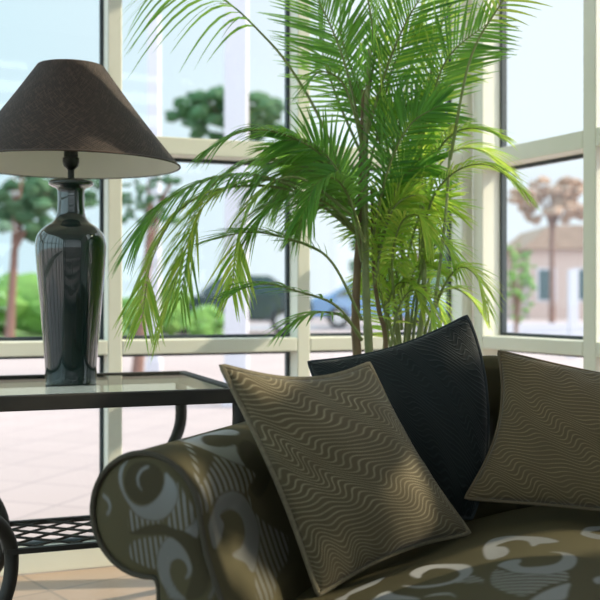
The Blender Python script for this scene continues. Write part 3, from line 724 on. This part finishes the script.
# ------------------------------------------------------------------ potted palm
PB = Vector((.25, 2.98, 0))
palm = thing('potted_palm', 'tall areca palm behind the sofa with arching feathery fronds', 'plant', PB)
mb = MB(); mb.lathe([(.11, 0), (.115, .01), (.15, .30), (.165, .31), (.165, .34), (.15, .34), (.145, .31)], PB, 40, cap=False)
mb.lathe([(.11, 0.0), (.11, .012)], PB, 40)
build(mb, 'pot', M['pot'], palm)
mb = MB(); mb.lathe([(.146, .295), (.146, .31), (.08, .318), (.01, .32)], PB, 32); build(mb, 'soil', M['soil'], palm)
def cane(pts, r0, r1, mat):
    p0 = P(*pts[0]); foot = PB+Vector(((p0.x-PB.x)*.55, (p0.y-PB.y)*.5, .30))
    q = spline([foot]+[P(*p) for p in pts], 40); n = len(q); mb = MB()
    rr = []
    for i in range(n):
        r = r0+(r1-r0)*i/(n-1); rr.append(r*(1.12 if i % 5 == 0 else 1))
    mb.tube(q, rr, 10); build(mb, 'cane', mat, palm)
cane([(357, 352, 2.95), (356, 300, 2.93), (360, 220, 2.92), (362, 150, 2.92), (364, 90, 2.92)], .015, .007, M['stemB'])
cane([(369, 352, 2.90), (366, 290, 2.90), (365, 200, 2.9), (366, 120, 2.9), (370, 50, 2.9)], .014, .006, M['stemG'])
cane([(386, 352, 2.96), (379, 310, 2.95), (374, 270, 2.94), (372, 190, 2.94)], .008, .005, M['stemB'])
cane([(418, 352, 2.98), (424, 290, 2.97), (422, 210, 2.96), (420, 140, 2.96), (416, 80, 2.96)], .010, .005, M['stemG'])
cane([(408, 352, 3.05), (404, 270, 3.04), (396, 190, 3.02), (392, 110, 3.0)], .008, .005, M['stemG'])
cane([(428, 352, 2.92), (438, 280, 2.9), (446, 210, 2.88), (450, 150, 2.86)], .006, .004, M['stemG'])
def frond(pts, Lf, n, mat, start=.25, droop=.45, roll=0, w=.0085, a0=62, a1=22, r0=.005, seed=0, lift=.15):
    rnd = random.Random(seed*13+5)
    q = spline([P(*p) for p in pts], 60)
    mb = MB(); mb.tube(q[::2], [r0*(1-.8*i/30) for i in range(31)], 6)
    fr = build(mb, 'frond', M['rachis'], palm)
    mb = MB(); tint = []
    n = int(n*1.0)
    for i in range(n):
        f = start+(1-start)*(i+.5)/n
        x = f*60; k = min(int(x), 59); pos = q[k]+(q[k+1]-q[k])*(x-k)
        Tn = (q[min(k+2, 60)]-q[max(k-1, 0)]).normalized()
        sd = Tn.cross(Vector((0,0,1)))
        if sd.length < .25: sd = Vector((0,1,0)).cross(Tn)*.6+sd
        sd.normalize(); sd = Matrix.Rotation(math.radians(roll), 3, Tn) @ sd
        nm = sd.cross(Tn).normalized()
        g = (f-start)/(1-start)
        ln = Lf*(.55+.45*math.sin(min(1, g*2.0)*math.pi/2))*(1-.62*max(0, (g-.45)/.55)**1.5)
        al = math.radians(a0+(a1-a0)*g)
        for s in (-1, 1):
            if rnd.random() < .04: continue
            a = al+rnd.uniform(-.07, .07); l = ln*rnd.uniform(.92, 1.1)
            d = (Tn*math.cos(a)+sd*(s*math.sin(a))+nm*(lift+rnd.uniform(-.06, .06))).normalized()
            wv = d.cross(nm); wv.normalize(); wv = (wv+nm*rnd.uniform(-.5, .5)).normalized()
            dr = droop*rnd.uniform(.8, 1.2); ww = w*.46*rnd.uniform(.85, 1.15)
            o = len(mb.v); K = 6; tn = rnd.random()
            for m_ in range(K+1):
                z = m_/K
                c = pos+d*(l*z)-Vector((0,0,1))*(dr*l*z*z*(1-.25*z))
                h = ww*(.35+.65*min(1, z*4))*(1-z**2.2)+.0004
                fold = nm*(h*.35)
                mb.v += [tuple(c-wv*h+fold), tuple(c), tuple(c+wv*h+fold)]; tint += [tn]*3
                if m_:
                    b = o+3*m_
                    mb.f += [(b-3, b-2, b+1, b), (b-2, b-1, b+2, b+1)]; mb.mi += [0, 0]
    mb.at['tint'] = ('FLOAT', tint)
    build(mb, 'leaflets', mat, fr, angle=70)
A, B = M['leafA'], M['leafB']
FR_LIST = [
 # upper left arch with sparse hanging leaflets
 dict(pts=[(362,235,2.9),(325,130,2.88),(289,66,2.86),(258,30,2.85),(230,4,2.85),(200,-12,2.85),(165,-20,2.85)], Lf=.30, n=12, mat=A, start=.5, droop=1.1, a0=40, roll=12, lift=-.1, w=.011),
 # middle left arches
 dict(pts=[(360,210,2.9),(325,158,2.85),(283,134,2.8),(245,131,2.76),(208,150,2.72)], Lf=.17, n=34, mat=A, droop=.6),
 dict(pts=[(358,235,2.92),(310,197,2.87),(262,176,2.82),(212,178,2.76),(165,203,2.7),(138,236,2.66)], Lf=.22, n=40, mat=A, droop=.7, start=.3),
 dict(pts=[(350,222,2.95),(300,185,2.95),(245,182,2.92),(205,204,2.88),(183,258,2.84),(160,330,2.82)], Lf=.20, n=44, mat=B, droop=.5, start=.35),
 dict(pts=[(352,205,3.0),(306,168,3.02),(255,160,3.02),(212,186,3.0),(192,235,2.98),(180,300,2.96)], Lf=.2, n=36, mat=A, droop=.6, start=.3),
 # lower left
 dict(pts=[(362,320,2.85),(330,260,2.8),(292,240,2.76),(250,232,2.72),(212,240,2.68)], Lf=.17, n=18, mat=A, droop=.25, a0=50),
 dict(pts=[(360,335,2.85),(335,305,2.8),(300,292,2.75),(265,284,2.7),(232,292,2.66)], Lf=.17, n=12, mat=A, droop=.4, a0=50, w=.010),
 dict(pts=[(362,340,2.9),(345,318,2.85),(322,312,2.8),(300,318,2.77),(285,330,2.75)], Lf=.13, n=12, mat=A, droop=.5, w=.011),
 # dense dark mass left of the canes
 dict(pts=[(364,250,2.95),(345,190,2.95),(318,160,2.93),(285,160,2.9),(258,182,2.88)], Lf=.2, n=40, mat=A, droop=.6),
 dict(pts=[(366,270,3.0),(352,205,3.0),(330,175,3.0),(300,170,3.0),(272,200,3.0)], Lf=.2, n=40, mat=A, droop=.7),
 dict(pts=[(366,250,2.85),(350,200,2.82),(334,178,2.78),(316,185,2.74),(304,212,2.7)], Lf=.18, n=34, mat=A, droop=.7),
 # up and out at the top
 dict(pts=[(364,150,2.9),(348,75,2.9),(328,20,2.9),(300,-30,2.9)], Lf=.24, n=36, mat=A, roll=80, droop=.15, start=.15),
 dict(pts=[(366,110,2.92),(374,50,2.9),(366,-10,2.88),(350,-60,2.86)], Lf=.24, n=34, mat=A, roll=75, droop=.15, start=.1),
 dict(pts=[(368,130,2.9),(388,65,2.88),(410,15,2.86),(440,-30,2.84)], Lf=.24, n=36, mat=A, roll=-80, droop=.15, start=.15),
 dict(pts=[(396,150,3.0),(408,80,3.0),(420,20,3.0),(428,-40,3.0)], Lf=.24, n=36, mat=B, roll=90, droop=.15, start=.1),
 dict(pts=[(392,120,3.05),(385,50,3.05),(392,-5,3.05),(405,-50,3.05)], Lf=.22, n=32, mat=B, roll=85, droop=.15, start=.05),
 dict(pts=[(418,170,2.95),(432,100,2.93),(450,55,2.9),(492,20,2.86)], Lf=.20, n=34, mat=A, roll=-75, droop=.12, start=.2, a0=60, a1=35),
 dict(pts=[(420,120,2.98),(436,50,2.96),(446,0,2.95),(452,-50,2.94)], Lf=.22, n=30, mat=B, roll=80, droop=.15, start=.1),
 dict(pts=[(450,160,2.86),(470,60,2.82),(500,5,2.78),(530,-40,2.75)], Lf=.14, n=14, mat=B, roll=-70, droop=.35, start=.55),
 # right side
 dict(pts=[(420,270,2.95),(430,205,2.9),(455,172,2.86),(488,165,2.82),(520,188,2.78)], Lf=.17, n=36, mat=B, droop=.55, start=.2),
 dict(pts=[(422,230,3.02),(432,180,3.02),(452,152,3.02),(480,150,3.02),(506,168,3.02)], Lf=.16, n=30, mat=B, droop=.5, start=.2),
 dict(pts=[(426,345,2.95),(440,295,2.92),(458,268,2.9),(476,276,2.88),(486,306,2.86)], Lf=.13, n=26, mat=B, droop=.5),
 dict(pts=[(424,335,3.0),(436,300,3.0),(452,288,3.0),(470,298,3.0),(482,315,3.0)], Lf=.11, n=20, mat=B, droop=.4),
 # centre fill
 dict(pts=[(372,240,2.9),(388,170,2.88),(410,125,2.86),(440,105,2.84)], Lf=.2, n=34, mat=A, roll=-60, droop=.3),
 dict(pts=[(374,280,2.95),(388,215,2.93),(405,175,2.92),(432,165,2.9)], Lf=.19, n=34, mat=A, roll=-50, droop=.4),
 dict(pts=[(400,300,3.03),(412,240,3.0),(425,205,2.98),(445,200,2.95)], Lf=.17, n=30, mat=B, roll=-60, droop=.4),
 dict(pts=[(402,330,3.05),(396,270,3.03),(384,230,3.02),(368,222,3.0)], Lf=.16, n=28, mat=B, roll=60, droop=.45),
 dict(pts=[(404,350,3.02),(408,300,3.0),(416,268,2.98),(430,262,2.95)], Lf=.14, n=28, mat=B, roll=-60, droop=.45),
 dict(pts=[(398,345,3.06),(392,300,3.05),(382,275,3.04),(366,280,3.03)], Lf=.13, n=24, mat=B, roll=50, droop=.45),
 dict(pts=[(364,190,2.94),(378,135,2.94),(398,105,2.94),(424,112,2.94)], Lf=.2, n=32, mat=A, roll=-40, droop=.45),
 dict(pts=[(366,170,2.9),(356,120,2.88),(342,82,2.85),(320,72,2.82),(304,90,2.8)], Lf=.10, n=14, mat=A, droop=.4, start=.45),
 dict(pts=[(384,350,3.0),(392,250,3.0),(410,150,3.0),(438,90,3.0)], Lf=.2, n=44, mat=B, roll=80, droop=.25, start=.2),
 dict(pts=[(400,340,2.96),(392,270,2.92),(400,225,2.88),(418,215,2.84),(432,240,2.8)], Lf=.15, n=34, mat=B, droop=.6),
 dict(pts=[(408,345,3.0),(416,290,2.98),(430,250,2.96),(446,245,2.94),(456,268,2.92)], Lf=.13, n=30, mat=B, droop=.5),
 dict(pts=[(396,350,3.02),(388,310,3.0),(396,285,2.98),(412,285,2.96),(424,310,2.94)], Lf=.12, n=28, mat=B, droop=.5),
 dict(pts=[(404,350,3.1),(414,320,3.1),(424,300,3.1),(436,300,3.1),(444,325,3.1)], Lf=.11, n=26, mat=B, droop=.4),
 dict(pts=[(410,350,3.08),(404,240,3.08),(410,170,3.08),(432,130,3.08)], Lf=.17, n=44, mat=B, roll=70, droop=.3, start=.15),
 dict(pts=[(418,200,2.98),(424,130,2.98),(438,85,2.98),(468,62,2.98)], Lf=.17, n=34, mat=B, roll=-70, droop=.25, start=.1),
 dict(pts=[(392,180,2.95),(384,110,2.94),(396,60,2.93),(420,30,2.92)], Lf=.2, n=38, mat=B, roll=-85, droop=.2, start=.1),
 dict(pts=[(372,120,3.0),(352,70,3.0),(340,25,3.0),(345,-30,3.0)], Lf=.22, n=36, mat=A, roll=85, droop=.2, start=.1),
 dict(pts=[(420,180,2.94),(446,140,2.9),(470,128,2.86),(500,135,2.82)], Lf=.14, n=30, mat=B, droop=.45, start=.15),
 dict(pts=[(356,230,2.88),(330,205,2.84),(300,196,2.8),(270,206,2.76),(250,236,2.73)], Lf=.17, n=34, mat=A, droop=.6, start=.2),
 dict(pts=[(398,350,2.94),(382,300,2.94),(378,250,2.94),(388,200,2.94),(412,175,2.94)], Lf=.16, n=44, mat=B, roll=60, droop=.35, start=.2),
 dict(pts=[(412,350,3.0),(420,260,3.0),(416,190,3.0),(402,130,3.0),(380,100,3.0)], Lf=.18, n=44, mat=B, roll=75, droop=.25, start=.2),
 dict(pts=[(372,260,2.93),(384,190,2.93),(376,130,2.93),(350,90,2.93)], Lf=.18, n=36, mat=A, roll=70, droop=.3, start=.15),
 dict(pts=[(388,340,3.08),(384,260,3.08),(396,180,3.08),(420,150,3.08)], Lf=.16, n=44, mat=B, roll=-70, droop=.3, start=.1),
 dict(pts=[(364,160,3.03),(338,100,3.03),(322,50,3.03),(318,5,3.03)], Lf=.2, n=30, mat=A, roll=80, droop=.2, start=.2),
 dict(pts=[(362,230,3.06),(334,190,3.06),(302,150,3.06),(270,150,3.06)], Lf=.2, n=38, mat=A, roll=30, droop=.5, start=.15),
 dict(pts=[(352,215,2.8),(300,178,2.78),(262,190,2.76),(240,230,2.74),(232,290,2.72)], Lf=.16, n=30, mat=B, droop=.5, start=.4),
 dict(pts=[(390,352,2.9),(398,310,2.88),(412,290,2.86),(428,300,2.84),(436,325,2.82)], Lf=.11, n=26, mat=B, droop=.45, start=.15),
 dict(pts=[(402,352,3.12),(394,300,3.12),(386,250,3.12),(392,215,3.12),(410,205,3.12)], Lf=.14, n=36, mat=B, roll=60, droop=.4, start=.1),
 dict(pts=[(414,352,3.06),(426,300,3.06),(432,250,3.06),(428,215,3.06),(410,195,3.06)], Lf=.14, n=36, mat=B, roll=-60, droop=.4, start=.1),
 dict(pts=[(362,240,3.08),(340,185,3.08),(318,165,3.08),(296,172,3.08),(278,192,3.08)], Lf=.2, n=40, mat=A, roll=35, droop=.5, start=.15),
 dict(pts=[(352,225,2.92),(290,190,2.9),(225,188,2.88),(180,210,2.86),(152,260,2.84),(142,320,2.82)], Lf=.19, n=40, mat=B, droop=.5, start=.4),
 dict(pts=[(362,262,2.86),(352,210,2.85),(336,168,2.84),(310,142,2.83),(282,140,2.82)], Lf=.19, n=44, mat=A, roll=55, droop=.35, start=.12),
 dict(pts=[(360,250,3.1),(346,200,3.1),(322,165,3.1),(292,150,3.1)], Lf=.19, n=42, mat=A, roll=65, droop=.35, start=.1),
 dict(pts=[(366,275,2.97),(356,225,2.97),(338,200,2.97),(312,205,2.97),(296,232,2.97)], Lf=.16, n=38, mat=A, roll=40, droop=.5, start=.1),
 dict(pts=[(374,285,2.9),(384,235,2.9),(396,205,2.9),(420,195,2.9),(440,212,2.9)], Lf=.15, n=36, mat=B, roll=-35, droop=.5, start=.1),
 dict(pts=[(392,352,3.1),(380,310,3.1),(372,270,3.1),(380,235,3.1)], Lf=.12, n=34, mat=B, roll=70, droop=.35, start=.1),
]
for i, f in enumerate(FR_LIST): frond(seed=i, **f)

# ------------------------------------------------------------------ daylight, camera
SKY_FRONT, SKY_BACK = 1.14, 2.7
w = bpy.data.worlds.new('sky'); sc.world = w; w.use_nodes = True
nt = w.node_tree; nt.nodes.clear()
out = nt.nodes.new('ShaderNodeOutputWorld'); bg = nt.nodes.new('ShaderNodeBackground')
tcn = nt.nodes.new('ShaderNodeTexCoord'); sp = nt.nodes.new('ShaderNodeSeparateXYZ'); L(nt, tcn.outputs['Generated'], sp.inputs[0])
ramp = nt.nodes.new('ShaderNodeValToRGB'); L(nt, math_(nt, 'ADD', math_(nt, 'MULTIPLY', sp.outputs[0], 1.6), .5), ramp.inputs[0])
ramp.color_ramp.elements[0].position = 0.0; ramp.color_ramp.elements[0].color = (.60, .83, .93, 1)
ramp.color_ramp.elements[1].position = .55; ramp.color_ramp.elements[1].color = (.84, .92, 1.0, 1)
nz = nt.nodes.new('ShaderNodeTexNoise'); nz.inputs['Scale'].default_value = 3; nz.inputs['Detail'].default_value = 4; L(nt, tcn.outputs['Generated'], nz.inputs['Vector'])
L(nt, mixc(nt, math_(nt, 'MULTIPLY', nz.outputs[0], .25), ramp.outputs[0], (.95, .96, 1.0)), bg.inputs[0])
# sky brightened overhead and behind the view, added as fill for the room, clear paler sky over the garden
back_fill = nt.nodes.new('ShaderNodeMapRange'); back_fill.interpolation_type = 'SMOOTHSTEP'
back_fill.inputs[1].default_value = .80; back_fill.inputs[2].default_value = -.35; back_fill.inputs[3].default_value = SKY_FRONT; back_fill.inputs[4].default_value = SKY_BACK
L(nt, sp.outputs[1], back_fill.inputs[0]); L(nt, back_fill.outputs[0], bg.inputs[1]); L(nt, bg.outputs[0], out.inputs[0])
sun = bpy.data.lights.new('sun', 'SUN'); sun.energy = 5.5; sun.color = (1, .86, .66); sun.angle = math.radians(.6)
so = bpy.data.objects.new('sun', sun); COL.objects.link(so)
sd = Vector((.82, .07, .52)).normalized(); so.rotation_euler = sd.to_track_quat('Z', 'Y').to_euler()
cam = bpy.data.cameras.new('camera'); co = bpy.data.objects.new('camera', cam); COL.objects.link(co)
co.location = (0, 0, H); co.rotation_euler = (math.pi/2, 0, 0)
cam.sensor_width = 36; cam.lens = 60; cam.shift_y = -(300-Y0)/600; cam.clip_start = .05; cam.clip_end = 400
cam.dof.use_dof = True; cam.dof.focus_distance = 2.4; cam.dof.aperture_fstop = 3.4
sc.camera = co
vs_ = sc.view_settings; vs_.view_transform = 'Standard'; vs_.look = 'None'; vs_.exposure = 0.0; vs_.gamma = 1; vs_.use_curve_mapping = False
sc.cycles.max_bounces = 8; sc.cycles.transparent_max_bounces = 24
